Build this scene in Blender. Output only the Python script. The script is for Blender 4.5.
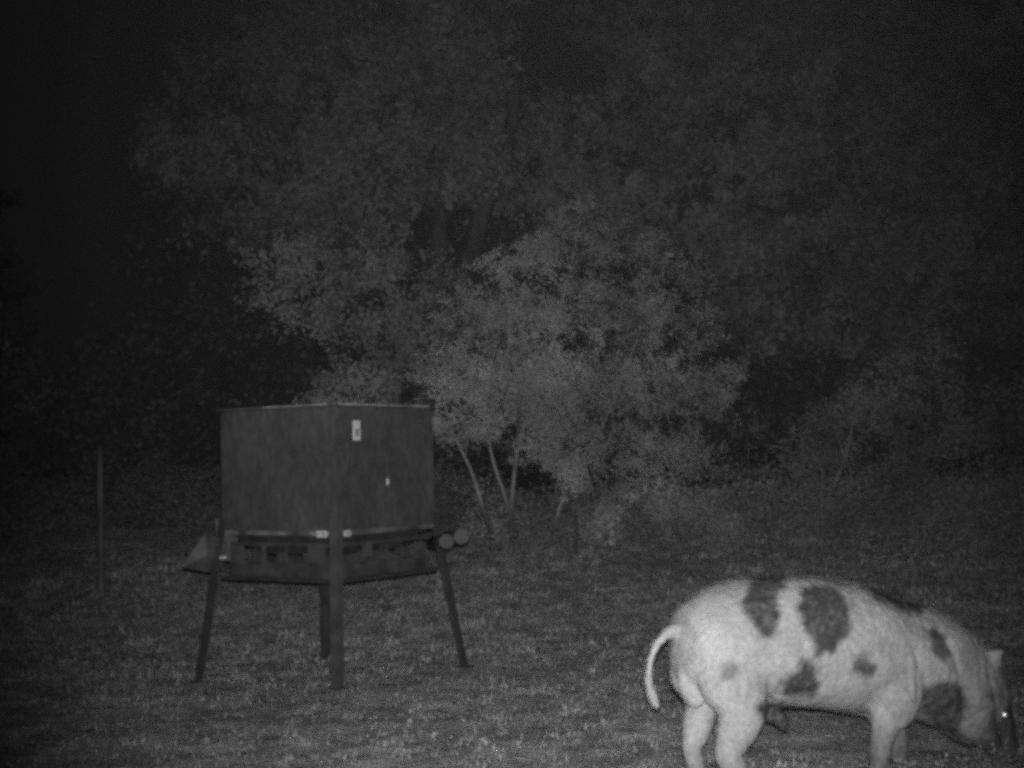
import bpy, bmesh, math, random
import numpy as np
from mathutils import Vector, Matrix, noise as mnoise
random.seed(7); rng = np.random.default_rng(7)
sc = bpy.context.scene; COL = sc.collection
for o in list(bpy.data.objects): bpy.data.objects.remove(o)

# ---------------------------------------------------------------- camera, sky, flash, exposure
FPX, CH, PITCH, ROLL = 1400.0, 1.4, -0.0538, -0.023
cp, sp = math.cos(PITCH), math.sin(PITCH)
FW = Vector((0, cp, -sp)); R0 = Vector((1, 0, 0)); U0 = Vector((0, sp, cp))
cr, sr = math.cos(ROLL), math.sin(ROLL)
RT = R0 * cr + U0 * sr; UP = -R0 * sr + U0 * cr
CAM = Vector((0, 0, CH))
cd = bpy.data.cameras.new('trail_camera'); cam = bpy.data.objects.new('trail_camera', cd); COL.objects.link(cam)
cd.sensor_width = 36; cd.lens = FPX / 1024 * 36; cd.clip_start = 0.05; cd.clip_end = 1500
m = Matrix.Identity(4)
for i in range(3):
    m[i][0] = RT[i]; m[i][1] = UP[i]; m[i][2] = -FW[i]; m[i][3] = CAM[i]
cam.matrix_world = m
sc.camera = cam

w = bpy.data.worlds.new('World'); sc.world = w; w.use_nodes = True
nt = w.node_tree; nt.nodes.clear()
bg = nt.nodes.new('ShaderNodeBackground'); out = nt.nodes.new('ShaderNodeOutputWorld')
sky = nt.nodes.new('ShaderNodeTexSky'); sky.sky_type = 'NISHITA'; sky.sun_disc = False
sky.sun_elevation = math.radians(50); sky.sun_rotation = math.radians(0)
bw = nt.nodes.new('ShaderNodeRGBToBW')            # an infrared night picture carries no colour
mr = nt.nodes.new('ShaderNodeMapRange')           # night sky: almost even glow
mr.inputs['From Min'].default_value = 0; mr.inputs['From Max'].default_value = 8
mr.inputs['To Min'].default_value = 0.0042; mr.inputs['To Max'].default_value = 0.0046
nt.links.new(sky.outputs[0], bw.inputs[0]); nt.links.new(bw.outputs[0], mr.inputs['Value'])
nt.links.new(mr.outputs[0], bg.inputs['Color']); bg.inputs['Strength'].default_value = 1.0
nt.links.new(bg.outputs[0], out.inputs['Surface'])

# the camera's own infrared flash: the only lamp there is at 1 in the morning
ld = bpy.data.lights.new('infrared_flash', 'SPOT'); flash = bpy.data.objects.new('infrared_flash', ld); COL.objects.link(flash)
ld.energy = 1750; ld.spot_size = math.radians(52); ld.spot_blend = 1.0; ld.shadow_soft_size = 0.02
fdir = FW + RT * ((545 - 512) / FPX) - UP * ((440 - 384) / FPX)
flash.location = CAM + UP * 0.06 + RT * 0.01
flash.rotation_euler = fdir.to_track_quat('-Z', 'Y').to_euler()

sc.view_settings.view_transform = 'Standard'; sc.view_settings.look = 'None'
sc.view_settings.exposure = 0; sc.view_settings.gamma = 1; sc.view_settings.use_curve_mapping = False
sc.render.engine = 'CYCLES'
sc.cycles.pixel_filter_type = 'BLACKMAN_HARRIS'; sc.cycles.filter_width = 4.0
sc.cycles.max_bounces = 4; sc.cycles.diffuse_bounces = 2; sc.cycles.use_denoising = False
sc.cycles.use_adaptive_sampling = True; sc.cycles.adaptive_threshold = 0.5; sc.cycles.adaptive_min_samples = 6   # keeps the grain of a small night sensor

# ---------------------------------------------------------------- helpers
def ray(x, y): return FW + RT * ((x - 512) / FPX) - UP * ((y - 384) / FPX)
def at(x, y, Y):
    d = ray(x, y); return CAM + d * (Y / d.y)
def sm(a, b, x):
    t = min(1, max(0, (x - a) / (b - a))); return t * t * (3 - 2 * t)
def gh(x, y):
    r = math.hypot(x, y - 6)
    z = 0.42 * sm(10.3, 16, y) + 0.35 * sm(16, 30, y) + 1.5 * sm(40, 160, y)
    a = sm(9, 13, r) * 0.05
    return z + a * mnoise.noise(Vector((x * .35, y * .35, 0))) + 0.014 * mnoise.noise(Vector((x * 1.7, y * 1.7, 3))) + 0.012 * mnoise.noise(Vector((x * 5.5, y * 5.5, 7)))
def on_ground(px, py):
    d = ray(px, py); t = 2.0
    while t < 300:
        p = CAM + d * t
        if p.z <= gh(p.x, p.y): return p
        t += 0.02
    return p

HAZE = 0.00012
def tag(o, label=None, cat=None, group=None, kind=None):
    if label: o['label'] = label
    if cat: o['category'] = cat
    if group: o['group'] = group
    if kind: o['kind'] = kind
    return o
def empty(name, loc, rz=0, **k):
    o = bpy.data.objects.new(name, None); COL.objects.link(o); o.location = loc; o.rotation_euler = (0, 0, rz)
    o.empty_display_size = .2
    return tag(o, **k)
def link(name, me, mat, parent=None, smooth=False):
    if mat and not me.materials: me.materials.append(mat)
    o = bpy.data.objects.new(name, me); COL.objects.link(o)
    if parent: o.parent = parent
    if smooth: me.polygons.foreach_set('use_smooth', [True] * len(me.polygons))
    return o
def soup(name, verts, k):
    """mesh from an (n*k,3) array, every k vertices one face"""
    verts = np.ascontiguousarray(verts, dtype=np.float32).reshape(-1, 3); n = len(verts) // k
    me = bpy.data.meshes.new(name)
    me.vertices.add(n * k); me.vertices.foreach_set('co', verts.ravel())
    me.loops.add(n * k); me.loops.foreach_set('vertex_index', np.arange(n * k, dtype=np.int32))
    me.polygons.add(n); me.polygons.foreach_set('loop_start', np.arange(0, n * k, k, dtype=np.int32))
    me.polygons.foreach_set('loop_total', np.full(n, k, dtype=np.int32))
    me.update(calc_edges=True)
    return me
def bm_mesh(name, bm, bevel=0):
    if bevel: bmesh.ops.bevel(bm, geom=bm.edges[:], offset=bevel, segments=2, affect='EDGES', profile=.6)
    bmesh.ops.recalc_face_normals(bm, faces=bm.faces[:])
    me = bpy.data.meshes.new(name); bm.to_mesh(me); bm.free(); return me
def add_box(bm, c, s, rot=None):
    r = bmesh.ops.create_cube(bm, size=1)
    M = Matrix.Translation(Vector(c)) @ (rot.to_matrix().to_4x4() if rot else Matrix.Identity(4)) @ Matrix.Diagonal((*s, 1))
    bmesh.ops.transform(bm, matrix=M, verts=r['verts']); return r['verts']
def add_hull(bm, pts):
    """8 points: bottom 4 then top 4"""
    v = [bm.verts.new(p) for p in pts]
    for f in ((3, 2, 1, 0), (4, 5, 6, 7), (0, 1, 5, 4), (1, 2, 6, 5), (2, 3, 7, 6), (3, 0, 4, 7)):
        bm.faces.new([v[i] for i in f])
    return v
def frames(pts):
    T = []
    for i in range(len(pts)):
        a = pts[max(0, i - 1)]; b = pts[min(len(pts) - 1, i + 1)]
        T.append((b - a).normalized())
    return T
def add_tube(bm, pts, radii, n=8, side=None, cap=True, wob=0):
    """tube with per point radius (a number, or (vertical, sideways)); side = fixed sideways direction"""
    pts = [Vector(p) for p in pts]; T = frames(pts); rings = []
    ref = Vector(side) if side else Vector((0.31, 0.87, 0.21))
    for p, t, r in zip(pts, T, radii):
        s = (ref - t * ref.dot(t)).normalized(); u = s.cross(t).normalized()
        ra, rb = r if isinstance(r, tuple) else (r, r)
        ring = []
        for k in range(n):
            a = 2 * math.pi * k / n; q = 1 + wob * mnoise.noise(p * 5 + Vector((k, 0, 0)))
            ring.append(bm.verts.new(p + s * (rb * q * math.cos(a)) + u * (ra * q * math.sin(a))))
        rings.append(ring)
    for A, B in zip(rings, rings[1:]):
        for k in range(n): bm.faces.new((A[k], A[(k + 1) % n], B[(k + 1) % n], B[k]))
    if cap:
        bm.faces.new(rings[0][::-1]); bm.faces.new(rings[-1])
def smooth_path(P, sub=5):
    """Catmull-Rom over rows of numbers"""
    P = [np.array(p, float) for p in P]; Q = [2 * P[0] - P[1]] + P + [2 * P[-1] - P[-2]]; o = []
    for i in range(1, len(Q) - 2):
        for j in range(sub):
            t = j / sub
            o.append(.5 * ((2 * Q[i]) + (-Q[i-1] + Q[i+1]) * t + (2*Q[i-1] - 5*Q[i] + 4*Q[i+1] - Q[i+2]) * t*t + (-Q[i-1] + 3*Q[i] - 3*Q[i+1] + Q[i+2]) * t**3))
    o.append(P[-1]); return o

# ---------------------------------------------------------------- materials (grey: the reflectances an infrared camera sees)
def mat(name, lo, hi, scale=6, rough=.8, detail=4, bump=0, bscale=None, metal=0, spec=.3, coord='Object', stretch=None, scale2=None, lohi2=None):
    M = bpy.data.materials.new(name); M.use_nodes = True; t = M.node_tree; b = t.nodes['Principled BSDF']
    b.inputs['Roughness'].default_value = rough; b.inputs['Metallic'].default_value = metal
    b.inputs['Specular IOR Level'].default_value = spec
    tc = t.nodes.new('ShaderNodeTexCoord'); src = tc.outputs[coord]
    if stretch:
        mp = t.nodes.new('ShaderNodeMapping'); mp.inputs['Scale'].default_value = stretch
        t.links.new(src, mp.inputs[0]); src = mp.outputs[0]
    n = t.nodes.new('ShaderNodeTexNoise'); n.inputs['Scale'].default_value = scale; n.inputs['Detail'].default_value = detail
    n.inputs['Roughness'].default_value = .65
    t.links.new(src, n.inputs['Vector'])
    r = t.nodes.new('ShaderNodeMapRange'); r.inputs['From Min'].default_value = .32; r.inputs['From Max'].default_value = .68
    r.inputs['To Min'].default_value = lo; r.inputs['To Max'].default_value = hi
    t.links.new(n.outputs['Fac'], r.inputs['Value']); val = r.outputs[0]
    if scale2:
        n2 = t.nodes.new('ShaderNodeTexNoise'); n2.inputs['Scale'].default_value = scale2; n2.inputs['Detail'].default_value = 3
        t.links.new(src, n2.inputs['Vector'])
        r2 = t.nodes.new('ShaderNodeMapRange'); r2.inputs['From Min'].default_value = .35; r2.inputs['From Max'].default_value = .65
        r2.inputs['To Min'].default_value = lohi2[0]; r2.inputs['To Max'].default_value = lohi2[1]
        t.links.new(n2.outputs['Fac'], r2.inputs['Value'])
        mu = t.nodes.new('ShaderNodeMath'); mu.operation = 'MULTIPLY'
        t.links.new(val, mu.inputs[0]); t.links.new(r2.outputs[0], mu.inputs[1]); val = mu.outputs[0]
    t.links.new(val, b.inputs['Base Color'])
    if bump:
        n3 = t.nodes.new('ShaderNodeTexNoise'); n3.inputs['Scale'].default_value = bscale or scale * 3; n3.inputs['Detail'].default_value = 5
        t.links.new(src, n3.inputs['Vector'])
        bp = t.nodes.new('ShaderNodeBump'); bp.inputs['Strength'].default_value = 1; bp.inputs['Distance'].default_value = bump
        t.links.new(n3.outputs['Fac'], bp.inputs['Height']); t.links.new(bp.outputs[0], b.inputs['Normal'])
    return M
def leaf_mat(name, lo, hi):
    """leaf reflectance varies from spray to spray and leaf to leaf, part of the light passes through"""
    M = mat(name, lo, hi, scale=9, rough=.6, detail=2, spec=.25, scale2=1.1, lohi2=(.5, 1.15))
    return M
M_GROUND = mat('dry_earth', .40, .72, scale=1.6, rough=.95, detail=8, bump=.02, bscale=30, spec=.1, scale2=5, lohi2=(.65, 1.2))
M_GRASS = mat('short_grass', .27, .52, scale=.9, rough=.8, spec=.15, scale2=4.5, lohi2=(.55, 1.35))
M_LITTER = mat('leaf_litter', .2, .62, scale=14, rough=.8, spec=.15)
M_LEAF = leaf_mat('pale_leaves', .4, .7)
M_LEAF2 = leaf_mat('dull_leaves', .28, .52)
M_LEAF3 = leaf_mat('oak_leaves', .3, .58)
M_BARK = mat('bark', .09, .22, scale=5, rough=.9, bump=.02, bscale=14, stretch=(1, 1, .3), spec=.1)
M_STEM = mat('pale_bark', .3, .62, scale=8, rough=.8, bump=.005, bscale=30, stretch=(1, 1, .3), spec=.15)
M_BOX = mat('weathered_green_steel', .06, .115, scale=2.2, rough=.6, detail=8, bump=.006, bscale=5, spec=.3, scale2=22, lohi2=(.8, 1.2), stretch=(1, 1, .55))
M_EDGE = mat('worn_bare_edge', .16, .5, scale=7, rough=.5, detail=6, spec=.5)
M_LEG = mat('dark_leg_paint', .035, .07, scale=9, rough=.6, detail=5, spec=.3)
M_LEG_LIT = mat('lit_leg_paint', .05, .11, scale=9, rough=.65, detail=5, spec=.3)  # lighter copy of the leg paint: light on the nearest leg, in its colour
M_TROUGH = mat('dirty_trough_steel', .03, .10, scale=7, rough=.6, detail=6, spec=.35)
M_CHUTE = mat('galvanised_chute', .04, .13, scale=7, rough=.5, detail=4, spec=.4)
M_DARK = mat('black_inside', .015, .03, scale=6, rough=.9, spec=.1)
M_TAG = mat('white_sticker', .72, .8, scale=30, rough=.6, spec=.3)
M_TAGM = mat('grey_print', .2, .35, scale=60, rough=.6, spec=.3)
M_BRIGHT = mat('zinc_bracket', .5, .8, scale=40, rough=.5, spec=.5)
M_POST = mat('rusty_post', .05, .3, scale=4, rough=.8, bump=.002, stretch=(1, 1, .25), spec=.2)
M_STICK = mat('dead_wood', .06, .14, scale=12, rough=.9, spec=.1)

# ---------------------------------------------------------------- ground
xs = np.concatenate([-np.geomspace(7, 420, 34)[::-1], np.linspace(-6.9, 6.9, 230), np.geomspace(7, 420, 34)])
ys = np.concatenate([-np.geomspace(1, 60, 14)[::-1], np.linspace(-.9, 26, 440), np.geomspace(26.3, 900, 46)])
V = [(x, y, gh(x, y)) for y in ys for x in xs]; nx = len(xs)
F = [(j*nx+i, j*nx+i+1, (j+1)*nx+i+1, (j+1)*nx+i) for j in range(len(ys)-1) for i in range(nx-1)]
me = bpy.data.meshes.new('ground'); me.from_pydata(V, [], F)
tag(link('ground', me, M_GROUND, smooth=True), kind='structure')

def scatter(n, y0, y1, margin=1.25):
    """random ground points inside the view wedge and a bit beside it"""
    o = []
    while len(o) < n:
        y = y0 + (y1 - y0) * random.random() ** .75
        x = (random.random() * 2 - 1) * (y * .37 * margin + .8)
        o.append((x, y))
    return o
# grass: clumped short blades
blades = []
for x, y in scatter(60000, 2.8, 21) + scatter(45000, 8, 21):
    d = mnoise.noise(Vector((x * 1.1, y * 1.1, 5))) + .5 * mnoise.noise(Vector((x * 4, y * 4, 9)))
    if d < -.3 and random.random() < .35: continue
    k = 4 if y < 8 else 3
    z = gh(x, y); hh = (.010 + .034 * random.random() ** 3) * (1 + .6 * sm(7, 13, y)) * (.75 + .7 * max(0, mnoise.noise(Vector((x * .9, y * .9, 31))))) * (1 + max(0, d) * .9)
    for _ in range(k):
        bx, by = x + random.gauss(0, .025), y + random.gauss(0, .025)
        a = random.random() * 6.283; wd = .0025 + .004 * random.random() + (.003 if y > 10 else 0); ln = random.gauss(0, 1.3) * hh
        ca, sa = math.cos(a) * wd, math.sin(a) * wd; h2 = hh * (.3 + .9 * random.random())
        blades += [(bx - ca, by - sa, z - .004), (bx + ca, by + sa, z - .004), (bx - sa / wd * ln, by + ca / wd * ln, z + h2)]
tag(link('grass', soup('grass', np.array(blades), 3), M_GRASS), kind='stuff', label='short patchy grass across the clearing', cat='grass')
lit = []
for x, y in scatter(9000, 2.8, 20):
    d = mnoise.noise(Vector((x * .8, y * .8, 15)))
    if d < -.1 and random.random() < .7: continue
    s = .006 + .016 * random.random() ** 2; a = random.random() * 6.283; z = gh(x, y) + .012 + .02 * random.random()
    e1 = Vector((math.cos(a), math.sin(a), random.gauss(0, .35))) * s; e2 = Vector((-math.sin(a), math.cos(a), random.gauss(0, .6))) * s * .6
    c = Vector((x, y, z))
    lit += [c - e1, c - e2, c + e1, c + e2]
tag(link('leaf_litter', soup('leaf_litter', np.array([tuple(v) for v in lit]), 4), M_LITTER), kind='stuff', label='fallen dry leaves scattered over the grass', cat='leaf litter')

# ---------------------------------------------------------------- trees and shrubs
def leaf_quads(C, size, droop=.2, aspect=.45):
    n = len(C); a = rng.normal(size=(n, 3)); a[:, 2] -= droop; a /= np.linalg.norm(a, axis=1)[:, None]
    b = rng.normal(size=(n, 3)); b -= (b * a).sum(1)[:, None] * a; b /= np.linalg.norm(b, axis=1)[:, None]
    s = size * rng.uniform(.55, 1.35, size=(n, 1)); a = a * s; b = b * s * aspect
    return np.stack([C - a * .5, C - b * .5 + a * .05, C + a * .5, C + b * .5 + a * .05], 1)
def crown_points(lobes, density, clump, per):
    """lobes: (centre, radius, squash); twigs in every lobe, leaves along the twigs"""
    P = []; tw = []
    for c, r, q, kd in lobes:
        n = max(4, int(density * r * r * kd * random.uniform(.6, 1.15)))
        d = rng.normal(size=(n, 3)); d /= np.linalg.norm(d, axis=1)[:, None]
        rad = r * rng.uniform(.25, 1.0, size=(n, 1)) ** .6 * (1 + .18 * rng.normal(size=(n, 1)))
        tips = np.array(c) + d * rad * np.array([1, 1, q])
        out = d * np.array([1, 1, .6]) + np.array([0, 0, .15]) + .5 * rng.normal(size=(n, 3))
        out /= np.linalg.norm(out, axis=1)[:, None]
        L = clump * rng.uniform(.5, 1.6, size=(n, 1))
        for i in range(n):
            k = rng.integers(int(per * .5), int(per * 1.5)); t = rng.uniform(-.5, 1, size=(k, 1))
            P.append(tips[i] + out[i] * L[i] * t + rng.normal(size=(k, 3)) * clump * .3 * (1.15 - .6 * np.abs(t)))
            if i % 3 == 0: tw.append((Vector(tips[i] - out[i] * L[i] * 1.2), Vector(tips[i] + out[i] * L[i])))
    return np.concatenate(P), tw
def tree(name, label, cat, base, stems, lobes, density=90, clump=.22, per=26, leaf=.055, lm=None, bark=None, group=None, trunk_r=.1, limbs=True):
    """stems: lists of world points from the ground up; lobes: (point, radius, squash)"""
    root = empty(name, base, label=label, cat=cat, group=group)
    B = Vector(base); bm = bmesh.new(); ends = []
    for st in stems:
        pts = smooth_path([tuple(Vector(p) - B) for p in st], 4); n = len(pts)
        add_tube(bm, [Vector(p) for p in pts], [trunk_r * (1 - .7 * i / (n - 1)) * (1.35 if i == 0 else 1) for i in range(n)], n=8, wob=.15)
        ends += [Vector(pts[int(n * f)]) for f in (.55, .8)] + [Vector(pts[-1])]
    L = [(Vector(c) - B, r, q, kd) for c, r, q, kd in lobes]
    P, tw = crown_points([(tuple(c), r, q, kd) for c, r, q, kd in L], density, clump, per)
    if limbs:
        for c, r, q, kd in L:
            e = min(ends, key=lambda v: (v - c).length + max(0, v.z - c.z) * 2)
            if abs(c.z - e.z) < .45 * math.hypot(c.x - e.x, c.y - e.y): continue
            mid = (e + c) * .5 + Vector((random.gauss(0, .12), random.gauss(0, .12), .12)) * r
            pts = [Vector(p) for p in smooth_path([tuple(e), tuple(mid), tuple(c)], 4)]
            add_tube(bm, pts, [trunk_r * (.36 - .26 * i / (len(pts) - 1)) for i in range(len(pts))], n=6)
            for _ in range(6):
                d = Vector((random.gauss(0, 1), random.gauss(0, 1), random.gauss(0, .8))).normalized() * r * .85
                k = c + Vector((d.x, d.y, d.z * q))
                add_tube(bm, [c, (c + k) * .5 + Vector((0, 0, .06 * r)), k], [trunk_r * .13, trunk_r * .09, trunk_r * .03], n=4)
    for a, b in tw[:900]:
        add_tube(bm, [a, b], [max(.004, trunk_r * .05), .002], n=3, cap=False)
    link('trunk', bm_mesh('trunk', bm), bark or M_BARK, root, smooth=True)
    link('crown', soup('crown', leaf_quads(P, leaf), 4), lm or M_LEAF, root)
    return root
def lob(px, py, Y, rp, q=.85, kd=1):
    """a lobe seen at a pixel, at depth Y, rp pixels in radius"""
    return (at(px, py, Y), rp / FPX * Y, q, kd)
def gpt(px, Y):
    p = at(px, 500, Y); return Vector((p.x, p.y, gh(p.x, p.y) - .03))

# pale many-stemmed shrub tree behind the feeder
b0 = gpt(497, 15.2)
tree('shrub_tree', 'pale many-stemmed shrubby tree with the brightest leaves, right behind the feeder', 'tree', b0,
     [[on_ground(493, 541), at(482, 505, 15), at(470, 468, 14.9), at(452, 430, 14.7), at(440, 380, 14.7)],
      [on_ground(518, 541), at(506, 500, 15.2), at(491, 452, 15.2), at(486, 400, 15.2), at(500, 320, 15.4)],
      [on_ground(512, 543) + Vector((0, .3, 0)), at(512, 500, 15.4), at(520, 440, 15.5), at(545, 370, 15.6), at(570, 270, 15.7)],
      [on_ground(560, 541) + Vector((0, .5, 0)), at(556, 520, 15.9), at(575, 470, 16), at(610, 410, 16.1), at(640, 330, 16.3)]],
     [lob(548, 250, 15.6, 34, .85, .6), lob(582, 206, 15.8, 13, 1.1, .7), lob(560, 224, 15.7, 16, .8, .7), lob(508, 268, 15.4, 26, .85, .6), lob(478, 262, 15.3, 12, .8, .7), lob(605, 245, 16.2, 32, .85, .7), lob(655, 258, 16.6, 30, .9, .65),
      lob(697, 280, 17.3, 16, 1, .6), lob(470, 318, 15, 36, .85, .7), lob(520, 318, 15.2, 44, .85, .75), lob(580, 305, 15.8, 46, .85, .6), lob(640, 320, 16.3, 44, .85, .75),
      lob(698, 330, 17.3, 28, 1, .65), lob(455, 375, 14.7, 36), lob(500, 385, 14.6, 44, .85, 1.1), lob(548, 385, 14.7, 44, .85, 1.1), lob(605, 385, 15.4, 44, .85, .7),
      lob(662, 390, 15.9, 44, .85, .8), lob(712, 395, 17.0, 26, .9, .75), lob(445, 425, 14.4, 22, .9, 1.1), lob(480, 425, 14.4, 24), lob(540, 435, 14.6, 32),
      lob(590, 445, 15, 32, .85, .8), lob(645, 455, 15.6, 38, .85, .6), lob(695, 455, 16.8, 32, .85, .75), lob(572, 480, 15.0, 20, .9, .8), lob(615, 500, 15.6, 26, .85, .6),
      lob(670, 510, 15.9, 32, .8, .6), lob(560, 465, 14.9, 16), lob(728, 372, 17.6, 14, .9, .65), lob(600, 530, 15.8, 18, .7, .6), lob(715, 520, 16.2, 26, .8, .75)],
     density=680, clump=.13, per=48, leaf=.034, lm=M_LEAF, bark=M_STEM, trunk_r=.027)

# lower spreading tree behind the feeder, its crown hanging to the left
tree('spreading_tree', 'dim spreading tree behind the feeder, its ragged crown hanging out to the left', 'tree', gpt(395, 17.6),
     [[gpt(395, 17.6), at(390, 450, 17.6), at(400, 350, 17.6), at(380, 290, 17.4)], [gpt(400, 17.6), at(415, 420, 17.5), at(440, 330, 17.5), at(440, 270, 17.6)]],
     [lob(275, 270, 17.2, 34), lob(262, 300, 17, 20), lob(320, 275, 17.4, 44), lob(370, 265, 17.5, 40), lob(415, 280, 17.7, 42), lob(440, 310, 17.6, 28), lob(285, 322, 17, 14, 1.3),
      lob(345, 320, 17, 34), lob(390, 330, 17, 38), lob(425, 365, 16.6, 34), lob(375, 380, 16.6, 34), lob(335, 385, 16.8, 24), lob(395, 420, 16.6, 30), lob(320, 395, 17, 20), lob(350, 420, 16.8, 26)],
     density=170, clump=.18, per=46, leaf=.06, lm=M_LEAF2, trunk_r=.08)

# tall oaks behind
tree('oak_tree', 'tall dark oak with a wide crown, highest of the trees at upper left', 'tree', gpt(420, 23),
     [[gpt(420, 23), at(425, 420, 23), at(440, 260, 23), at(430, 120, 23.4), at(420, 0, 23.6)], [at(425, 400, 23), at(470, 250, 23.2), at(510, 130, 23.5), at(520, 40, 23.6)]],
     [lob(225, 75, 22.6, 52), lob(180, 130, 22.4, 36), lob(158, 172, 22.3, 24), lob(215, 165, 22.4, 40), lob(235, 220, 22.4, 40), lob(290, 40, 23, 60), lob(290, 130, 22.6, 62), lob(300, 215, 22.2, 48),
      lob(370, 60, 23, 62), lob(370, 150, 22.6, 62), lob(380, 225, 22.4, 40), lob(440, 50, 23.4, 60), lob(445, 150, 23, 60), lob(300, -50, 23.5, 60), lob(390, -60, 24, 70), lob(480, 110, 23.8, 40), lob(500, 190, 23.6, 34), lob(470, -30, 24, 50)],
     density=75, clump=.33, per=60, leaf=.12, lm=M_LEAF3, trunk_r=.24)
tree('oak_tree', 'tall dark oak rising straight above the pale shrubby tree', 'tree', gpt(640, 25),
     [[gpt(640, 25), at(645, 400, 25), at(650, 250, 25), at(670, 100, 25.4), at(690, 0, 25.8)], [at(645, 400, 25), at(600, 250, 25), at(570, 140, 25)]],
     [lob(560, 130, 24.6, 44), lob(560, 190, 24.4, 40), lob(620, 200, 24.6, 52), lob(630, 110, 25, 50), lob(640, 30, 25.4, 54), lob(700, 70, 25.4, 58), lob(700, 160, 25, 56), lob(720, 240, 24.8, 46),
      lob(760, 20, 26, 54), lob(800, 80, 24.6, 42), lob(780, 160, 25.2, 50), lob(770, 250, 25.2, 46), lob(700, -50, 26, 60), lob(750, 320, 25, 44), lob(620, -40, 26, 44)],
     density=66, clump=.33, per=60, leaf=.13, lm=M_LEAF3, trunk_r=.22)
tree('oak_tree', 'tall dark oak at the far right, crown lost in the night sky', 'tree', gpt(900, 28),
     [[gpt(900, 28), at(900, 400, 28), at(895, 260, 28), at(910, 100, 28.4), at(910, 0, 29)], [at(900, 400, 28), at(960, 280, 28), at(1000, 170, 28)]],
     [lob(850, 50, 28, 56), lob(860, 150, 27.6, 56), lob(850, 240, 27.4, 52), lob(920, 60, 28, 60), lob(930, 160, 27.6, 60), lob(930, 260, 27.2, 56), lob(1000, 90, 28, 60), lob(1010, 200, 27.6, 60),
      lob(1000, 300, 27.4, 50), lob(880, -40, 28.6, 60), lob(970, -30, 28.6, 60), lob(840, 320, 27, 44), lob(910, 340, 27, 48), lob(1060, 150, 28, 60), lob(1060, 280, 28, 60)],
     density=50, clump=.38, per=56, leaf=.15, lm=M_LEAF3, trunk_r=.25)
tree('cedar_tree', 'barely visible cedar standing at the left edge of the clearing', 'tree', gpt(-10, 27),
     [[gpt(-10, 27), at(-10, 400, 27), at(-12, 220, 27)]],
     [lob(-12, 210, 27, 22, 1.4), lob(-8, 260, 27, 34), lob(5, 300, 26.8, 36), lob(-12, 350, 26.8, 46), lob(8, 400, 26.8, 48), lob(-20, 440, 26.8, 50), lob(0, 480, 27, 50)],
     density=60, clump=.3, per=30, leaf=.12, lm=M_LEAF3, trunk_r=.14)
# trees filling the gaps low down at the left and behind
tree('cedar_tree', 'dark cedar in the shadow left of the feeder, behind the thin post', 'tree', gpt(130, 26),
     [[gpt(130, 26), at(130, 470, 26), at(132, 440, 26)], [gpt(165, 26), at(166, 480, 26), at(170, 440, 26)]],
     [lob(90, 500, 26, 36), lob(140, 485, 26, 40), lob(190, 500, 26, 38), lob(60, 520, 26, 26), lob(225, 510, 26, 30)],
     density=60, clump=.3, per=20, leaf=.12, lm=M_LEAF3, trunk_r=.12)

# shrubs along the right-hand edge of the clearing
def bush(name, label, cat, px, Y, lobes, stem_px, **k):
    b = gpt(px, Y)
    st = [[gpt(sx, Y + random.uniform(-.2, .2)), at(sx + random.uniform(-6, 6), sy + 45, Y), at(tx, sy, Y)] for sx, sy, tx in stem_px]
    return tree(name, label, cat, b, st, [lob(*l) for l in lobes], **k)
M_TAGW = leaf_mat('silvery_leaves', .8, .9)
GB = 'shrubs along the edge of the clearing'
bush('leafy_shrub', 'pale leafy shrub above the pig\'s rump, with a light trunk below', 'shrub', 821, 18.5,
     [(800, 440, 18.2, 26), (835, 425, 18.4, 30), (810, 475, 18.2, 28), (850, 465, 18.4, 30), (775, 480, 18.4, 22), (860, 400, 18.6, 26), (800, 500, 18.3, 22)],
     [(821, 470, 823), (826, 460, 845)], density=240, clump=.2, per=40, leaf=.05, lm=M_LEAF2, bark=M_STEM, trunk_r=.06, group=GB)
bush('leafy_shrub', 'tall loose shrub above the pig\'s shoulders, between two lower shrubs', 'shrub', 915, 19.5,
     [(900, 370, 19.4, 30), (930, 350, 19.6, 28), (890, 415, 19.2, 32), (935, 400, 19.4, 34), (915, 450, 19.2, 36), (960, 440, 19.4, 26), (890, 480, 19.2, 28), (930, 495, 19.2, 32)],
     [(910, 430, 905), (920, 420, 930)], density=200, clump=.22, per=40, leaf=.055, lm=M_LEAF2, trunk_r=.06, group=GB)
bush('leafy_shrub', 'dim shrub at the right edge, above the pig\'s head', 'shrub', 1000, 20,
     [(990, 430, 20, 32), (1020, 400, 20, 34), (1010, 470, 19.8, 36), (980, 500, 19.6, 30), (1030, 510, 19.8, 32)],
     [(1000, 450, 1000), (1010, 440, 1020)], density=160, clump=.22, per=40, leaf=.06, lm=M_LEAF2, trunk_r=.06, group=GB)
bush('leafy_shrub', 'low round shrub filling the gap right of the pale shrubby tree', 'shrub', 745, 17.5,
     [(735, 470, 17.3, 28), (760, 500, 17.2, 24), (725, 510, 17, 26), (745, 430, 17.5, 22)],
     [(745, 480, 745)], density=110, clump=.18, per=26, leaf=.06, lm=M_LEAF2, trunk_r=.04, group=GB)
bush('leafy_shrub', 'low shrub under the pale shrubby tree, right of its leaning stems', 'shrub', 555, 18.5,
     [(540, 470, 18.6, 22), (565, 495, 18.4, 20), (530, 500, 18.6, 18)],
     [(555, 490, 555)], density=70, clump=.18, per=20, leaf=.06, lm=M_LEAF3, trunk_r=.04, group=GB)

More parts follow.
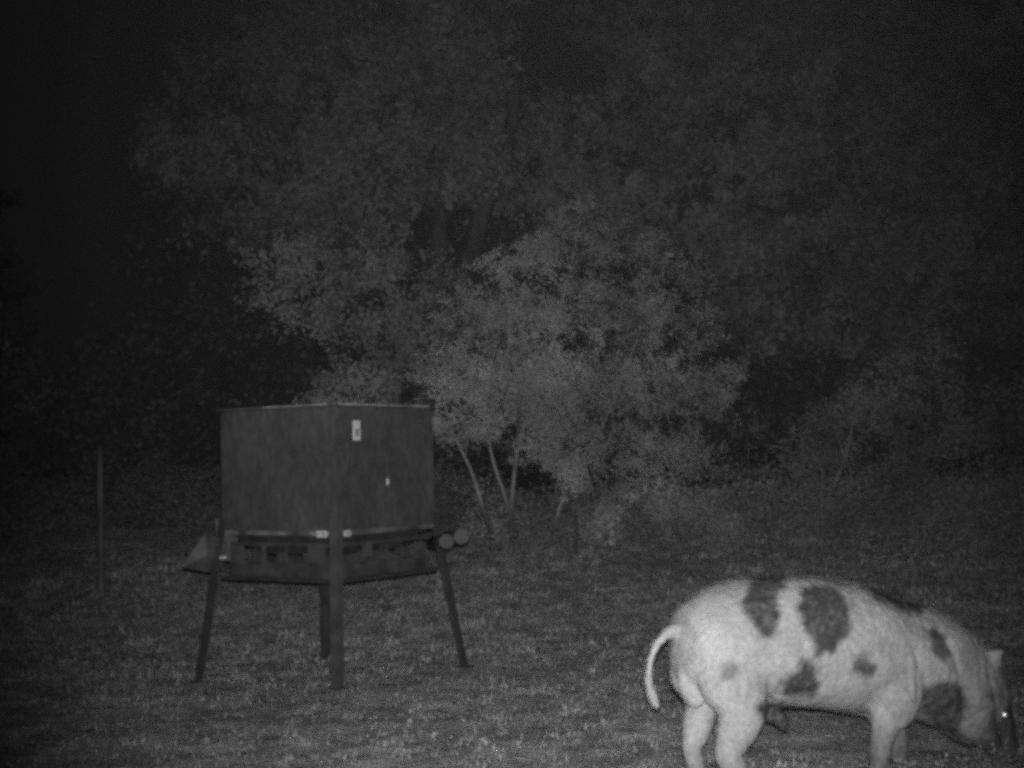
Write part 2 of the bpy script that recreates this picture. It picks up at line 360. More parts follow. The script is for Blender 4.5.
# weeds: stems with leaves rising from the ground
def weed(label, px, py, hpx, wpx, n, lm=None, leaf=.045, name='weed', group='weeds at the foot of the trees'):
    g = on_ground(px, py); root = empty(name, g, label=label, cat='weed', group=group)
    s = g.y / FPX; bm = bmesh.new(); P = []
    for i in range(n):
        a = random.uniform(-1, 1); top = Vector((a * wpx * s * .5, random.gauss(0, .5) * wpx * s * .5, hpx * s * random.uniform(.55, 1.0)))
        st = Vector((top.x * .25, top.y * .25, -.02)); mid = (st + top) * .5 + Vector((-top.x * .15, 0, top.z * .12))
        add_tube(bm, [st, mid, top], [.006, .005, .002], n=4)
        for _ in range(22):
            t = random.random() ** .7; q = st.lerp(mid, t * 2) if t < .5 else mid.lerp(top, t * 2 - 1)
            P.append((q.x + random.gauss(0, .035), q.y + random.gauss(0, .035), q.z + random.gauss(0, .03)))
    link('stem', bm_mesh('stem', bm), M_BARK, root); link('foliage', soup('foliage', leaf_quads(np.array(P), leaf), 4), lm or M_LEAF2, root)
weed('pale bent weed clump with drooping top, brightest at the foot of the trees', 606, 546, 42, 22, 14, M_TAGW, .06)
weed('sparse low weed just left of the pale bent clump', 566, 550, 26, 26, 6)
weed('loose weed clump right of the pale bent clump', 648, 548, 34, 34, 9)
weed('wide weed clump under the right part of the pale shrubby tree', 690, 550, 34, 44, 10)
weed('upright weeds left of the light trunk', 775, 556, 40, 36, 10)
weed('low weeds right of the light trunk, behind the pig\'s back', 858, 556, 34, 44, 9)
weed('tall thin weeds behind the pig\'s neck', 940, 556, 44, 40, 9)
weed('weeds at the right edge of the picture, behind the pig\'s head', 1000, 560, 44, 36, 9)
weed('small weed between the feeder and the leaning stems', 466, 549, 22, 20, 6)
weed('pale tuft on the open ground between feeder and pig', 571, 712, 15, 16, 8, M_LEAF2, .022, 'grass_tuft', 'tufts on the open ground')
weed('pale tuft low in front of the feeder, left of its nearest leg', 240, 748, 14, 26, 9, M_LEAF2, .022, 'grass_tuft', 'tufts on the open ground')
weed('tall grass tuft growing in front of the pig\'s muzzle', 990, 800, 50, 60, 26, M_GRASS, .018, 'grass_tuft', 'tufts on the open ground')
weed('grass tuft between the pig\'s front legs and its muzzle', 940, 806, 44, 60, 26, M_GRASS, .018, 'grass_tuft', 'tufts on the open ground')
weed('grass tuft at the foot of the pig\'s front legs', 890, 812, 44, 60, 26, M_GRASS, .018, 'grass_tuft', 'tufts on the open ground')
weed('broad pale tuft in front of the feeder, right of its nearest leg', 386, 750, 15, 34, 12, M_LEAF2, .022, 'grass_tuft', 'tufts on the open ground')

# tangled undergrowth along the foot of the trees
C = []
for i in range(5200):
    px = random.uniform(-120, 1150); Y = (16.2 if px > 470 else 20.5) + random.random() ** 1.5 * 4.5 + (1.5 if px > 850 else 0)
    x = at(px, 500, Y).x; top = (.55 + .35 * mnoise.noise(Vector((x * .9, Y * .5, 2)))) * (1.0 if px > 470 else 1.5)
    z = random.random() ** 1.6 * top; k = 22
    C.append(np.array([x, Y, gh(x, Y) + z]) + rng.normal(size=(k, 3)) * np.array([.13, .13, .07]))
tag(link('undergrowth', soup('undergrowth', leaf_quads(np.concatenate(C), .05, droop=-.3), 4), M_LEAF2), kind='stuff', label='low tangled undergrowth along the foot of the trees', cat='undergrowth')
# the unlit wood closing the clearing on every side: one mass of foliage
C = []
for i in range(1500):
    x = random.uniform(-34, 34); y = 31 + random.random() * 9; hgt = 3.2 + 1.6 * mnoise.noise(Vector((x * .22, 3, 1))) + (2.5 if x > -9 else 0) + (y - 31) * .2
    z = random.random() * hgt
    k = 34; C.append(np.array([x, y, gh(x, y) + z]) + rng.normal(size=(k, 3)) * np.array([.5, .5, .35]))
tag(link('woods', soup('woods', leaf_quads(np.concatenate(C), .2), 4), M_LEAF3), kind='stuff', label='dark mass of woods closing off the clearing far behind', cat='woods')
# thin scattering volume added to lift the dark tones and give grain
bm = bmesh.new(); add_box(bm, (0, 430, 28), (900, 960, 64))
hz = link('added_haze', bm_mesh('added_haze', bm), None); hm_ = bpy.data.materials.new('added_haze'); hm_.use_nodes = True; t = hm_.node_tree; t.nodes.clear()
pv = t.nodes.new('ShaderNodeVolumePrincipled'); pv.inputs['Density'].default_value = HAZE; pv.inputs['Color'].default_value = (.9, .9, .9, 1)
mo = t.nodes.new('ShaderNodeOutputMaterial'); t.links.new(pv.outputs[0], mo.inputs['Volume']); hz.data.materials.append(hm_)
tag(hz, kind='stuff', label='thin even scattering volume added over the clearing as a grey veil', cat='added_haze')

# dark stake and stick, thin post
def post(name, label, cat, px, ybot, ytop, wpx, m, lean=0, cap=True):
    g = on_ground(px, ybot); top = at(px + lean, ytop, g.y); root = empty(name, g, label=label, cat=cat)
    h = (top - g); r = wpx * .5 * g.y / FPX; bm = bmesh.new()
    pts = [Vector((0, 0, -.1)) + h * 0] + [h * t for t in (.02, .3, .6, 1)]
    add_tube(bm, pts, [r * 1.02, r, r * .95, r * .97, r * .9], n=8, wob=.06)
    link('shaft', bm_mesh('shaft', bm), m, root, smooth=True)
    if cap:
        bm = bmesh.new(); add_tube(bm, [h * 1.0, h * 1.0 + Vector((0, 0, .03)), h * 1.0 + Vector((0, 0, .04))], [r * 1.3, r * 1.3, r * .5], n=8)
        link('cap', bm_mesh('cap', bm), m, root)
post('metal_post', 'thin pale upright post standing alone left of the feeder', 'post', 101, 590, 446, 7, M_POST, lean=-1, cap=False)
post('wooden_stake', 'short dark stake at the edge of the trees, under the pale shrubby tree', 'stake', 576, 556, 515, 4, M_STICK, cap=False)
s0 = on_ground(302, 723); s1_ = on_ground(402, 722); bm = bmesh.new()
k = [s0.lerp(s1_, t) + Vector((0, .015 * math.sin(t * 7), .012)) - s0 for t in (0, .2, .4, .6, .8, 1)]
add_tube(bm, k, [.008, .009, .008, .007, .006, .003], n=6, wob=.3)
add_tube(bm, [k[3], k[3] + Vector((.09, -.05, .015))], [.005, .002], n=5)
so = link('fallen_stick', bm_mesh('fallen_stick', bm), M_STICK, None, True); so.location = s0
tag(so, 'thin dark stick lying on the ground in front of the feeder', 'stick')

# ---------------------------------------------------------------- the feeder
FX, FY, FYAW, BH, FF, ZB, ZT = -1.273, 9.646, .189, .718, .922, .945, 1.765
H = BH / math.sqrt(2); G = FF / math.sqrt(2)
fd = empty('game_feeder', (FX, FY, gh(FX, FY)), FYAW - math.pi / 4,
           label='big square steel box feeder on four splayed legs with a white sticker', cat='feeder')
ROTI = Matrix.Rotation(-(FYAW - math.pi / 4), 3, 'Z')
def floc(p): return ROTI @ (Vector(p) - Vector((FX, FY, 0)))
bm = bmesh.new(); add_box(bm, (0, 0, (ZB + ZT) / 2), (2 * H, 2 * H, ZT - ZB))
body = link('feed_box', bm_mesh('feed_box', bm, .012), M_BOX, fd)
# lid: thin sheet with turned down rim, bare metal showing along its worn edge
bm = bmesh.new(); add_box(bm, (0, 0, ZT + .010), (2 * H + .03, 2 * H + .03, .018))
lid = link('lid', bm_mesh('lid', bm, .004), M_BOX, fd)
bm = bmesh.new()
add_box(bm, (H + .018, -.02, ZT + .012), (.006, 2 * H * .93, .014)); add_box(bm, (H * .35, -H - .018, ZT + .012), (H * 1.1, .006, .010))
link('worn_rim', bm_mesh('worn_rim', bm), M_EDGE, lid)
bm = bmesh.new(); add_tube(bm, [(-H - .02, -.1, ZT - .01), (-H - .02, .1, ZT - .01)], [.012, .012], n=8)
link('hinge', bm_mesh('hinge', bm), M_EDGE, lid)
# corner angle strips, slightly proud
for sx, sy in ((1, -1), (1, 1), (-1, -1), (-1, 1)):
    bm = bmesh.new()
    add_box(bm, (sx * (H + .003), sy * (H - .02), (ZB + ZT) / 2), (.006, .045, ZT - ZB - .04))
    add_box(bm, (sx * (H - .02), sy * (H + .003), (ZB + ZT) / 2 - .001), (.045, .006, ZT - ZB - .042))
    link('corner_strip', bm_mesh('corner_strip', bm), M_BOX, body)
# bottom rail, a rolled rim of bare steel
for nm, c, s in (('bottom_rail', (0, -H - .012, ZB + .005), (2 * H, .022, .030)), ('bottom_rail', (H + .012, 0, ZB + .005), (.022, 2 * H, .034)),
                 ('bottom_rail', (0, H + .012, ZB + .005), (2 * H, .022, .030)), ('bottom_rail', (-H - .012, 0, ZB + .005), (.022, 2 * H, .030))):
    bm = bmesh.new(); add_box(bm, c, s); link(nm, bm_mesh(nm, bm, .005), mat('scuffed_rail', .06, .32, scale=5, rough=.5, detail=5, spec=.4) if c[0] > 0 or c[1] < 0 else M_BOX, fd)
# bare brackets either side of the near corner
for c, s in (((H - .10, -H - .028, ZB + .004), (.085, .008, .044)), ((H + .028, -H + .075, ZB + .004), (.008, .06, .040))):
    bm = bmesh.new(); add_box(bm, c, s); br = link('corner_bracket', bm_mesh('corner_bracket', bm, .002), M_BRIGHT, fd)
    for q in (-.25, .25):
        bm = bmesh.new(); a = Vector(c); d = Vector((1, 0, 0)) if s[0] > s[1] else Vector((0, 1, 0)); nn = Vector((0, -1, 0)) if s[0] > s[1] else Vector((1, 0, 0))
        p = a + d * q * max(s[0], s[1]); add_tube(bm, [p, p + nn * .009], [.006, .005], n=6)
        link('bolt', bm_mesh('bolt', bm), M_LEG, br)
# hopper under the box, then the feed trough with its openings
bm = bmesh.new(); a, b = H - .02, H * .62
add_hull(bm, [(-b, -b, .80), (b, -b, .80), (b, b, .80), (-b, b, .80), (-a, -a, ZB), (a, -a, ZB), (a, a, ZB), (-a, a, ZB)])
link('hopper', bm_mesh('hopper', bm), M_TROUGH, fd)
tr_z0, tr_z1 = .65, .885; T = H * .93
trough = empty('feed_trough', (0, 0, 0)); trough.parent = fd
bm = bmesh.new(); add_box(bm, (0, 0, tr_z0 + .008), (2 * T, 2 * T, .012)); link('trough_floor', bm_mesh('trough_floor', bm, .003), M_DARK, trough)
for ax in (0, 1):
    for sg in (-1, 1):
        bm = bmesh.new(); zc = (tr_z0 + tr_z1) / 2
        def bx(u, z, du, dz, off=0, th=.012):
            if ax == 0: add_box(bm, (sg * (T + off), u, z), (th, du, dz))
            else: add_box(bm, (u, sg * (T + off), z), (du, th, dz))
        ln = 2 * T - (.014 if ax else -.0)
        bx(0, tr_z0 + .055, ln, .098); bx(0, tr_z1 - .012, ln, .024)
        for u in (-.96, -.5, -.04, .04, .5, .96): bx(u * (T - .02), zc + .013, .03 if abs(u) != .5 else .07, .086)
        link('trough_side', bm_mesh('trough_side', bm, .002), M_TROUGH, trough)
# pale feed chute plates seen in the openings
for c, s in (((H * .62, -T - .012, .82), (.15, .006, .13)), ((-H * .30, -T - .012, .81), (.04, .006, .12)), ((H * .1, -T - .012, .80), (.02, .006, .10)),
             ((T + .012, -H * .35, .83), (.006, .09, .10)), ((T + .012, H * .05, .80), (.006, .03, .10)), ((T + .012, H * .72, .79), (.006, .10, .12)), ((-H * .78, -T - .012, .80), (.12, .006, .12))):
    bm = bmesh.new(); add_box(bm, c, s); link('port_plate', bm_mesh('port_plate', bm, .002), M_CHUTE, trough)
# legs: angle iron from the box corners outward to the ground
def leg(sx, sy, fx, fy, w_, m_):
    L = empty('leg', (0, 0, 0)); L.parent = fd; L['label'] = 'splayed steel leg'
    t0 = Vector((sx * (H + .018), sy * (H + .018), ZB + .10)); t1 = Vector((fx, fy, gh(FX, FY) * 0 - .01))
    ctr = Vector((-sx, -sy, 0)).normalized(); bm = bmesh.new()
    for d, n_ in ((Vector((-sx, 0, 0)), Vector((0, -sy, 0))), (Vector((0, -sy, 0)), Vector((-sx, 0, 0)))):
        th = .008
        q = [t1, t1 + d * w_, t1 + d * w_ + n_ * th, t1 + n_ * th, t0, t0 + d * w_, t0 + d * w_ + n_ * th, t0 + n_ * th]
        if d.x == 0: q = [v + n_ * .0002 + d * .0003 for v in q]
        add_hull(bm, q)
    link('angle_iron', bm_mesh('angle_iron', bm), m_, L)
    bm = bmesh.new(); add_box(bm, t1 + ctr * w_ * .4 + Vector((0, 0, .012)), (w_ * 1.5, w_ * 1.5, .012)); link('foot_plate', bm_mesh('foot_plate', bm, .002), m_, L)
    return L
def footloc(px, py):
    p = floc(on_ground(px, py)); return p.x, p.y
leg(1, -1, *footloc(338, 690), .06, M_LEG_LIT); leg(1, 1, *footloc(469, 668), .065, M_LEG)
leg(-1, -1, *footloc(194, 682), .068, M_LEG); leg(-1, 1, *footloc(325, 658), .05, M_LEG)
# cross rails joining the legs under the trough
for a_, b_ in (((1, -1), (1, 1)), ((1, -1), (-1, -1)), ((-1, 1), (1, 1)), ((-1, -1), (-1, 1))):
    bm = bmesh.new(); K = H * 1.02
    add_tube(bm, [(a_[0] * K, a_[1] * K, .645), (b_[0] * K, b_[1] * K, .645)], [.012, .012], n=8); link('cross_rail', bm_mesh('cross_rail', bm), M_LEG, fd)
# flared rain guard sticking out at the left corner, a pair of round pipe ends at the right one
cl = floc(at(222, 545, FY)); 
bm = bmesh.new()
P0 = [floc(at(x, y, Y)) for x, y, Y in ((181, 568, 9.35), (206, 531, 9.35), (226, 543, 9.5), (221, 570, 9.4), (208, 573, 9.3))]
vs = [bm.verts.new(p) for p in P0]; f = bm.faces.new(vs)
bmesh.ops.poke(bm, faces=[f])
r = bmesh.ops.extrude_face_region(bm, geom=bm.faces[:]); dv = ROTI @ Vector((0, .03, 0))
bmesh.ops.translate(bm, verts=[v for v in r['geom'] if isinstance(v, bmesh.types.BMVert)], vec=dv)
link('feed_chute', bm_mesh('feed_chute', bm, .003), M_CHUTE, fd)['label'] = 'pale flared chute at the left corner'
bm = bmesh.new()
P0 = [floc(at(x, y, 9.52)) for x, y in ((216, 518), (222, 532), (238, 534), (237, 560), (226, 562), (216, 540))]
vs = [bm.verts.new(p) for p in P0]; bm.faces.new(vs)
r = bmesh.ops.extrude_face_region(bm, geom=bm.faces[:]); bmesh.ops.translate(bm, verts=[v for v in r['geom'] if isinstance(v, bmesh.types.BMVert)], vec=ROTI @ Vector((0, .012, 0)))
gus = link('chute_bracket', bm_mesh('chute_bracket', bm), M_CHUTE, fd)
bm = bmesh.new(); p = floc(at(223, 558, 9.3)); add_box(bm, p, (.035, .035, .02)); link('latch', bm_mesh('latch', bm, .004), M_BRIGHT, gus)
for px, py, r_, Y in ((446, 542, 7, 9.55), (461, 537, 7.5, 9.7)):
    c = floc(at(px, py, Y)); e = floc(at(px - 14, py + 1, Y + .35)); rr = r_ * Y / FPX; ax_ = (c - e).normalized()
    bm = bmesh.new(); add_tube(bm, [e, c, c + ax_ * .004], [rr * .9, rr, rr * .97], n=20)
    pe = link('feed_pipe', bm_mesh('feed_pipe', bm), M_TROUGH, fd, True)
    bm = bmesh.new(); add_tube(bm, [c + ax_ * .002, c + ax_ * .02, c + ax_ * .021, c + ax_ * .006], [rr * 1.06, rr * 1.04, rr * .62, rr * .55], n=20)
    link('pipe_cap', bm_mesh('pipe_cap', bm), M_CHUTE, pe)
# sticker and hanging latch on the right face (local +x)
def face_x(px, py):
    """point of the right-hand face under a pixel"""
    d = ROTI @ ray(px, py); o_ = ROTI @ (CAM - Vector((FX, FY, 0))); t = (H + .001 - o_.x) / d.x; return o_ + d * t
c = face_x(356, 431); a = face_x(351, 431); b = face_x(361, 431); u = face_x(356, 421); v = face_x(356, 441)
bm = bmesh.new(); add_box(bm, (H + .006, c.y, c.z), (.006, abs(b.y - a.y) * .72, abs(u.z - v.z)))
st = link('sticker', bm_mesh('sticker', bm, .002), M_TAG, fd)
bm = bmesh.new(); w_ = abs(b.y - a.y); h_ = abs(u.z - v.z)
add_box(bm, (H + .0105, c.y, c.z - h_ * .1), (.003, w_ * .34, h_ * .36)); 
link('printed_mark', bm_mesh('printed_mark', bm), M_TAGM, st)
c = face_x(386, 481.5); t_ = face_x(387, 466)
bm = bmesh.new(); add_tube(bm, [(H + .008, t_.y, t_.z), (H + .014, (t_.y + c.y) / 2, (t_.z + c.z) / 2), (H + .014, c.y, c.z + .02)], [.0035, .003, .003], n=6)
hg = link('hanging_wire', bm_mesh('hanging_wire', bm), M_CHUTE, fd)
bm = bmesh.new(); add_box(bm, (H + .016, c.y, c.z - .005), (.012, .018, .045)); link('padlock', bm_mesh('padlock', bm, .004), M_BRIGHT, hg)

# ---------------------------------------------------------------- the pig
PYAW = math.radians(18); PO = Vector((1.124, 5.738, 0)); PO.z = gh(PO.x, PO.y)
pig = empty('pig', PO, PYAW, label='large white spotted pig grazing with its head down at the right', cat='pig')
bm = bmesh.new()
def limb(rows, n=16, side=(0, 1, 0), sub=5):
    """rows: x, y, z, radius along the plane of the limb, radius sideways"""
    Q = smooth_path(rows, sub); add_tube(bm, [Vector(q[:3]) for q in Q], [(max(q[3], .004), max(q[4], .004)) for q in Q], n=n, side=side)
spine = [(-.535, 0, .63, .03, .03), (-.52, 0, .63, .085, .085), (-.485, 0, .63, .15, .145), (-.42, 0, .64, .2, .195), (-.33, 0, .65, .23, .22), (-.2, 0, .655, .25, .235),
         (-.05, 0, .645, .26, .245), (.1, 0, .63, .26, .25), (.25, 0, .6, .26, .25), (.38, 0, .565, .245, .235), (.5, 0, .54, .23, .215),
         (.62, 0, .50, .225, .195), (.71, 0, .45, .215, .17), (.78, 0, .395, .20, .155), (.84, 0, .33, .175, .138), (.885, 0, .265, .145, .115),
         (.925, 0, .215, .108, .09), (.955, 0, .17, .08, .07), (.975, 0, .14, .062, .06), (.99, 0, .115, .06, .06), (.996, 0, .108, .052, .054)]
limb(spine, n=32, sub=4)
for s_, x_ in ((-1, 0), (1, .0)):
    limb([(-.32, s_ * .08, .66, .13, .08), (-.34, s_ * .12, .55, .155, .105), (-.33, s_ * .135, .46, .125, .09), (-.325, s_ * .13, .40, .09, .07)])          # ham
    limb([(.35, s_ * .09, .60, .12, .07), (.36, s_ * .14, .48, .13, .085), (.36, s_ * .145, .38, .105, .075), (.34, s_ * .14, .31, .07, .055)])              # shoulder
# hind near: knee forward, hock back, cannon forward
limb([(-.315, -.14, .45, .12, .085), (-.33, -.14, .37, .09, .07), (-.365, -.14, .30, .068, .055), (-.388, -.14, .245, .05, .045), (-.35, -.14, .185, .041, .04), (-.318, -.14, .11, .036, .036), (-.305, -.14, .06, .036, .036), (-.285, -.14, .03, .042, .038), (-.28, -.14, .002, .045, .04)])
limb([(-.34, .13, .47, .10, .08), (-.36, .13, .38, .066, .062), (-.385, .13, .30, .060, .052), (-.415, .13, .23, .042, .043), (-.402, .13, .17, .036, .036), (-.39, .13, .10, .035, .035), (-.385, .13, .055, .036, .036), (-.37, .13, .028, .042, .038), (-.365, .13, .002, .045, .04)])
# front legs
limb([(.35, -.14, .40, .1, .075), (.32, -.14, .31, .065, .055), (.295, -.14, .23, .044, .043), (.285, -.14, .18, .043, .041), (.285, -.14, .10, .034, .033), (.29, -.14, .05, .036, .035), (.305, -.14, .025, .041, .037), (.31, -.14, .002, .044, .039)])
limb([(.42, .13, .40, .1, .075), (.48, .13, .30, .07, .055), (.53, .13, .22, .047, .045), (.545, .13, .17, .046, .043), (.555, .13, .10, .035, .034), (.565, .13, .05, .037, .036), (.58, .13, .025, .042, .038), (.585, .13, .002, .045, .04)])
# tail, sheath, ears, brow, snout rim
limb([(-.50, 0, .715, .03, .03), (-.535, 0, .715, .026, .024), (-.585, 0, .685, .018, .017), (-.622, 0, .64, .015, .014), (-.642, 0, .58, .014, .013), (-.645, 0, .52, .016, .015), (-.632, 0, .47, .02, .018), (-.617, 0, .43, .012, .012), (-.612, 0, .415, .005, .005)], n=10)
limb([(-.17, 0, .43, .05, .045), (-.12, 0, .375, .034, .034), (-.075, 0, .33, .024, .024), (-.05, 0, .30, .012, .012)], n=10)
limb([(-.475, -.02, .58, .06, .04), (-.485, -.03, .50, .05, .04), (-.44, -.04, .44, .045, .04)], n=10)
for s_ in (-1, 1):
    # ear: broad flap, standing up and forward from the poll
    E0 = Vector((.845, s_ * .085, .475)); D = Vector((.30, s_ * .35, .88)).normalized(); ln = .105
    limb([tuple(E0 - D * .03) + (.035, .022), tuple(E0 + D * .02) + (.040, .014), tuple(E0 + D * .06 + Vector((.01, 0, 0))) + (.040, .011), tuple(E0 + D * .085 + Vector((.02, 0, -.003))) + (.024, .010), tuple(E0 + D * ln + Vector((.03, 0, -.008))) + (.008, .008)], n=12, side=(.35, -s_ * .9, .1))
    limb([(.86, s_ * .1, .39, .04, .03), (.90, s_ * .105, .335, .032, .024), (.925, s_ * .095, .28, .02, .018)], n=10)   # brow
    limb([(.76, s_ * .1, .30, .09, .055), (.83, s_ * .09, .22, .07, .045), (.89, s_ * .06, .15, .03, .03)], n=12)   # jowl
bmesh.ops.recalc_face_normals(bm, faces=bm.faces[:])
tmp = bpy.data.meshes.new('tmp'); bm.to_mesh(tmp); bm.free(); to = bpy.data.objects.new('tmp', tmp); COL.objects.link(to)
md = to.modifiers.new('r', 'REMESH'); md.mode = 'VOXEL'; md.voxel_size = .0075
ms = to.modifiers.new('s', 'SMOOTH'); ms.iterations = 7; ms.factor = .5
dg = bpy.context.evaluated_depsgraph_get(); dg.update()
body_me = bpy.data.meshes.new_from_object(to.evaluated_get(dg)); bpy.data.objects.remove(to)
n = len(body_me.vertices); co = np.empty(n * 3); body_me.vertices.foreach_get('co', co); co = co.reshape(-1, 3)
# muscle and skin folds
nr = np.empty(n * 3); body_me.vertices.foreach_get('normal', nr); nr = nr.reshape(-1, 3)
disp = np.array([.009 * mnoise.noise(Vector(c_) * 7) + .005 * mnoise.noise(Vector((c_[0] * 34, c_[1] * 14, c_[2] * 16))) + .002 * mnoise.noise(Vector(c_) * 60) for c_ in co])
fold = np.zeros(n)
for xa, za, xb, zb, wd_ in ((.42, .60, .52, .36, .02), (.60, .62, .70, .34, .018), (-.16, .50, -.20, .38, .02), (.20, .52, .28, .36, .02), (.82, .50, .86, .30, .014)):
    dx, dz = xb - xa, zb - za; t_ = np.clip(((co[:, 0] - xa) * dx + (co[:, 2] - za) * dz) / (dx * dx + dz * dz), 0, 1)
    d_ = np.hypot(co[:, 0] - xa - dx * t_, co[:, 2] - za - dz * t_); fold -= .009 * np.exp(-(d_ / wd_) ** 2)
co2 = co + nr * (disp + fold * (co[:, 2] < .75))[:, None]
body_me.vertices.foreach_set('co', co2.ravel())
# spots: outlines seen on the near flank, in a slanted side projection; another set on the far flank
SP = [([(-.193, .93), (-.01, .95), (-.02, .87), (-.055, .85), (-.055, .79), (-.066, .686), (-.12, .668), (-.177, .70), (-.215, .782), (-.19, .85)], .95),
      ([(.032, .833), (.10, .862), (.195, .862), (.262, .768), (.255, .72), (.271, .657), (.224, .64), (.171, .61), (.105, .586), (.085, .64), (.054, .678), (.029, .761)], 1),
      ([(.027, .579), (.06, .575), (.099, .546), (.11, .464), (.071, .427), (-.047, .435), (-.05, .492), (-.026, .522), (.007, .536)], 1),
      ([(-.31, .565), (-.275, .58), (-.235, .56), (-.24, .53), (-.275, .515), (-.305, .53)], .62),
      ([(.27, .56), (.31, .585), (.35, .54), (.375, .53), (.345, .50), (.29, .49), (.265, .52)], .85),
      ([(.30, .88), (.40, .86), (.62, .80), (.60, .712), (.522, .715), (.44, .752), (.36, .795)], .95),
      ([(.60, .66), (.65, .67), (.70, .62), (.715, .54), (.665, .53), (.625, .585)], .9),
      ([(.58, .42), (.66, .45), (.76, .43), (.80, .36), (.785, .28), (.74, .18), (.68, .15), (.63, .24), (.575, .33)], .9),
      ([(.87, .385), (.93, .39), (.955, .36), (.92, .34), (.872, .35)], .85),
      ([(-.17, .40), (-.13, .415), (-.02, .385), (-.03, .27), (-.09, .27)], 1)]
SF = [([(-.35, .80), (-.2, .86), (-.12, .7), (-.25, .6), (-.38, .66)], 1), ([(.1, .7), (.28, .74), (.34, .55), (.2, .45), (.06, .55)], 1), ([(.7, .55), (.85, .5), (.85, .35), (.7, .35)], 1)]
def sdist(P, poly):
    poly = np.array(poly); d = np.full(len(P), 9.); ins = np.zeros(len(P), bool)
    for a_, b_ in zip(poly, np.roll(poly, -1, 0)):
        e = b_ - a_; t_ = np.clip(((P - a_) @ e) / (e @ e), 0, 1); d = np.minimum(d, np.linalg.norm(P - a_ - t_[:, None] * e, axis=1))
        c_ = (a_[1] > P[:, 1]) != (b_[1] > P[:, 1]); xi = a_[0] + (P[:, 1] - a_[1]) / (b_[1] - a_[1] + 1e-12) * e[0]
        ins ^= c_ & (P[:, 0] < xi)
    return np.where(ins, -d, d)
wob = np.array([(mnoise.noise(Vector(c_) * 22), mnoise.noise(Vector(c_) * 55 + Vector((9, 9, 9)))) for c_ in co])
near = np.stack([co[:, 0] - .57 * co[:, 1], co[:, 2] + .13 * co[:, 1]], 1)
far = np.stack([co[:, 0], co[:, 2]], 1)
spot = np.zeros(n)
for poly, k_ in SP:
    d = sdist(near, poly) + wob[:, 0] * .022 + wob[:, 1] * .016
    msk = (co[:, 1] < .06) | (near[:, 1] > 9)
    spot = np.maximum(spot, k_ * np.clip(.5 - d / .036, 0, 1) * msk)
for poly, k_ in SF:
    d = sdist(far, poly) + wob[:, 0] * .014 + wob[:, 1] * .008
    spot = np.maximum(spot, k_ * np.clip(.5 - d / .016, 0, 1) * (co[:, 1] > .1))
mud = np.clip((.36 - co[:, 2] - .03 * (co[:, 0] < 0)) / .22, 0, 1) * np.where(co[:, 0] > .2, .7, .3) + .5 * np.clip((co[:, 0] - .72) / .15, 0, 1) * np.clip((.66 - co[:, 2]) / .25, 0, 1)
spot = np.maximum(spot * (.88 + .45 * np.abs(wob[:, 0]) + .3 * wob[:, 1]), np.clip(mud * (1 + .5 * wob[:, 0] + .5 * wob[:, 1]), 0, .75))   # dried mud on legs and face
spot[co[:, 2] < .03] = .8       # hooves
at_ = body_me.attributes.new('spot', 'FLOAT', 'POINT'); at_.data.foreach_set('value', spot.astype(np.float32))
def pig_mat(name, light, dark, bump):
    M = mat(name, .80, 1.12, scale=9, rough=.75, detail=8, bump=bump, bscale=90, spec=.2, scale2=55, lohi2=(.84, 1.12))
    t = M.node_tree; b = t.nodes['Principled BSDF']; v = b.inputs['Base Color'].links[0].from_socket
    a_ = t.nodes.new('ShaderNodeAttribute'); a_.attribute_name = 'spot'
    r = t.nodes.new('ShaderNodeMapRange'); r.inputs['To Min'].default_value = light; r.inputs['To Max'].default_value = dark
    t.links.new(a_.outputs['Fac'], r.inputs['Value']); mu = t.nodes.new('ShaderNodeMath'); mu.operation = 'MULTIPLY'
    t.links.new(v, mu.inputs[0]); t.links.new(r.outputs[0], mu.inputs[1]); t.links.new(mu.outputs[0], b.inputs['Base Color'])
    return M
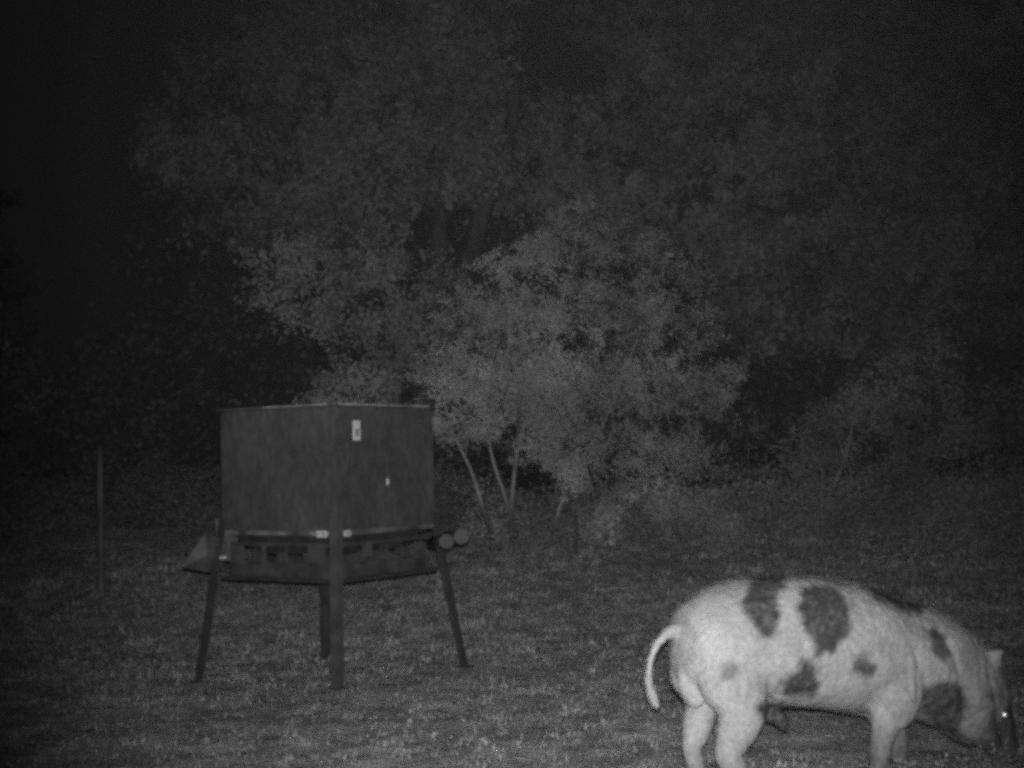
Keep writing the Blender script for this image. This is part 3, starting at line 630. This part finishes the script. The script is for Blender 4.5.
M_PIG = pig_mat('pig_hide', .43, .06, .003); M_HAIR = pig_mat('pig_bristles', .48, .085, 0)
bo = link('body', body_me, M_PIG, pig, smooth=True)
# bristles
body_me.calc_loop_triangles(); nt_ = len(body_me.loop_triangles); tv = np.empty(nt_ * 3, np.int32); body_me.loop_triangles.foreach_get('vertices', tv); tv = tv.reshape(-1, 3)
A, B_, C_ = co2[tv[:, 0]], co2[tv[:, 1]], co2[tv[:, 2]]; area = np.linalg.norm(np.cross(B_ - A, C_ - A), axis=1); N = 60000
ti = rng.choice(nt_, N, p=area / area.sum()); u = rng.random((N, 2)); fl = u.sum(1) > 1; u[fl] = 1 - u[fl]
P = A[ti] + (B_ - A)[ti] * u[:, :1] + (C_ - A)[ti] * u[:, 1:]; Nn = nr[tv[ti, 0]]; sv = spot[tv[ti, 0]]
flow = np.where((P[:, 2] < .33)[:, None] & (P[:, 0] < .8)[:, None], [[0, 0, -1.]], [[-.85, 0, -.45]]) + rng.normal(size=(N, 3)) * .3
flow -= (flow * Nn).sum(1)[:, None] * Nn; flow /= np.linalg.norm(flow, axis=1)[:, None] + 1e-9
Lh = rng.uniform(.010, .026, (N, 1)) * (1 + .6 * np.clip(Nn[:, 2:3], 0, 1)); sd = np.cross(Nn, flow) * .0011
tip = P + flow * Lh + Nn * Lh * rng.uniform(.12, .4, (N, 1))
keep = ~((P[:, 2] < .04) | (np.hypot(P[:, 0] - .905, P[:, 2] - .295) < .03))
tri = np.stack([P - sd, P + sd, tip], 1)[keep]
hm = soup('bristles', tri, 3); ha = hm.attributes.new('spot', 'FLOAT', 'POINT'); ha.data.foreach_set('value', np.repeat(sv[keep], 3).astype(np.float32))
link('bristles', hm, M_HAIR, pig)
# eyes
M_EYE = mat('eye_shine', .9, .95, scale=3, rough=.4, metal=1)
for s_ in (-1, 1):
    bm = bmesh.new(); bmesh.ops.create_uvsphere(bm, u_segments=20, v_segments=14, radius=.026)
    e = link('eye', bm_mesh('eye', bm), M_EYE, pig, True); e.location = (.905, s_ * .118, .295)
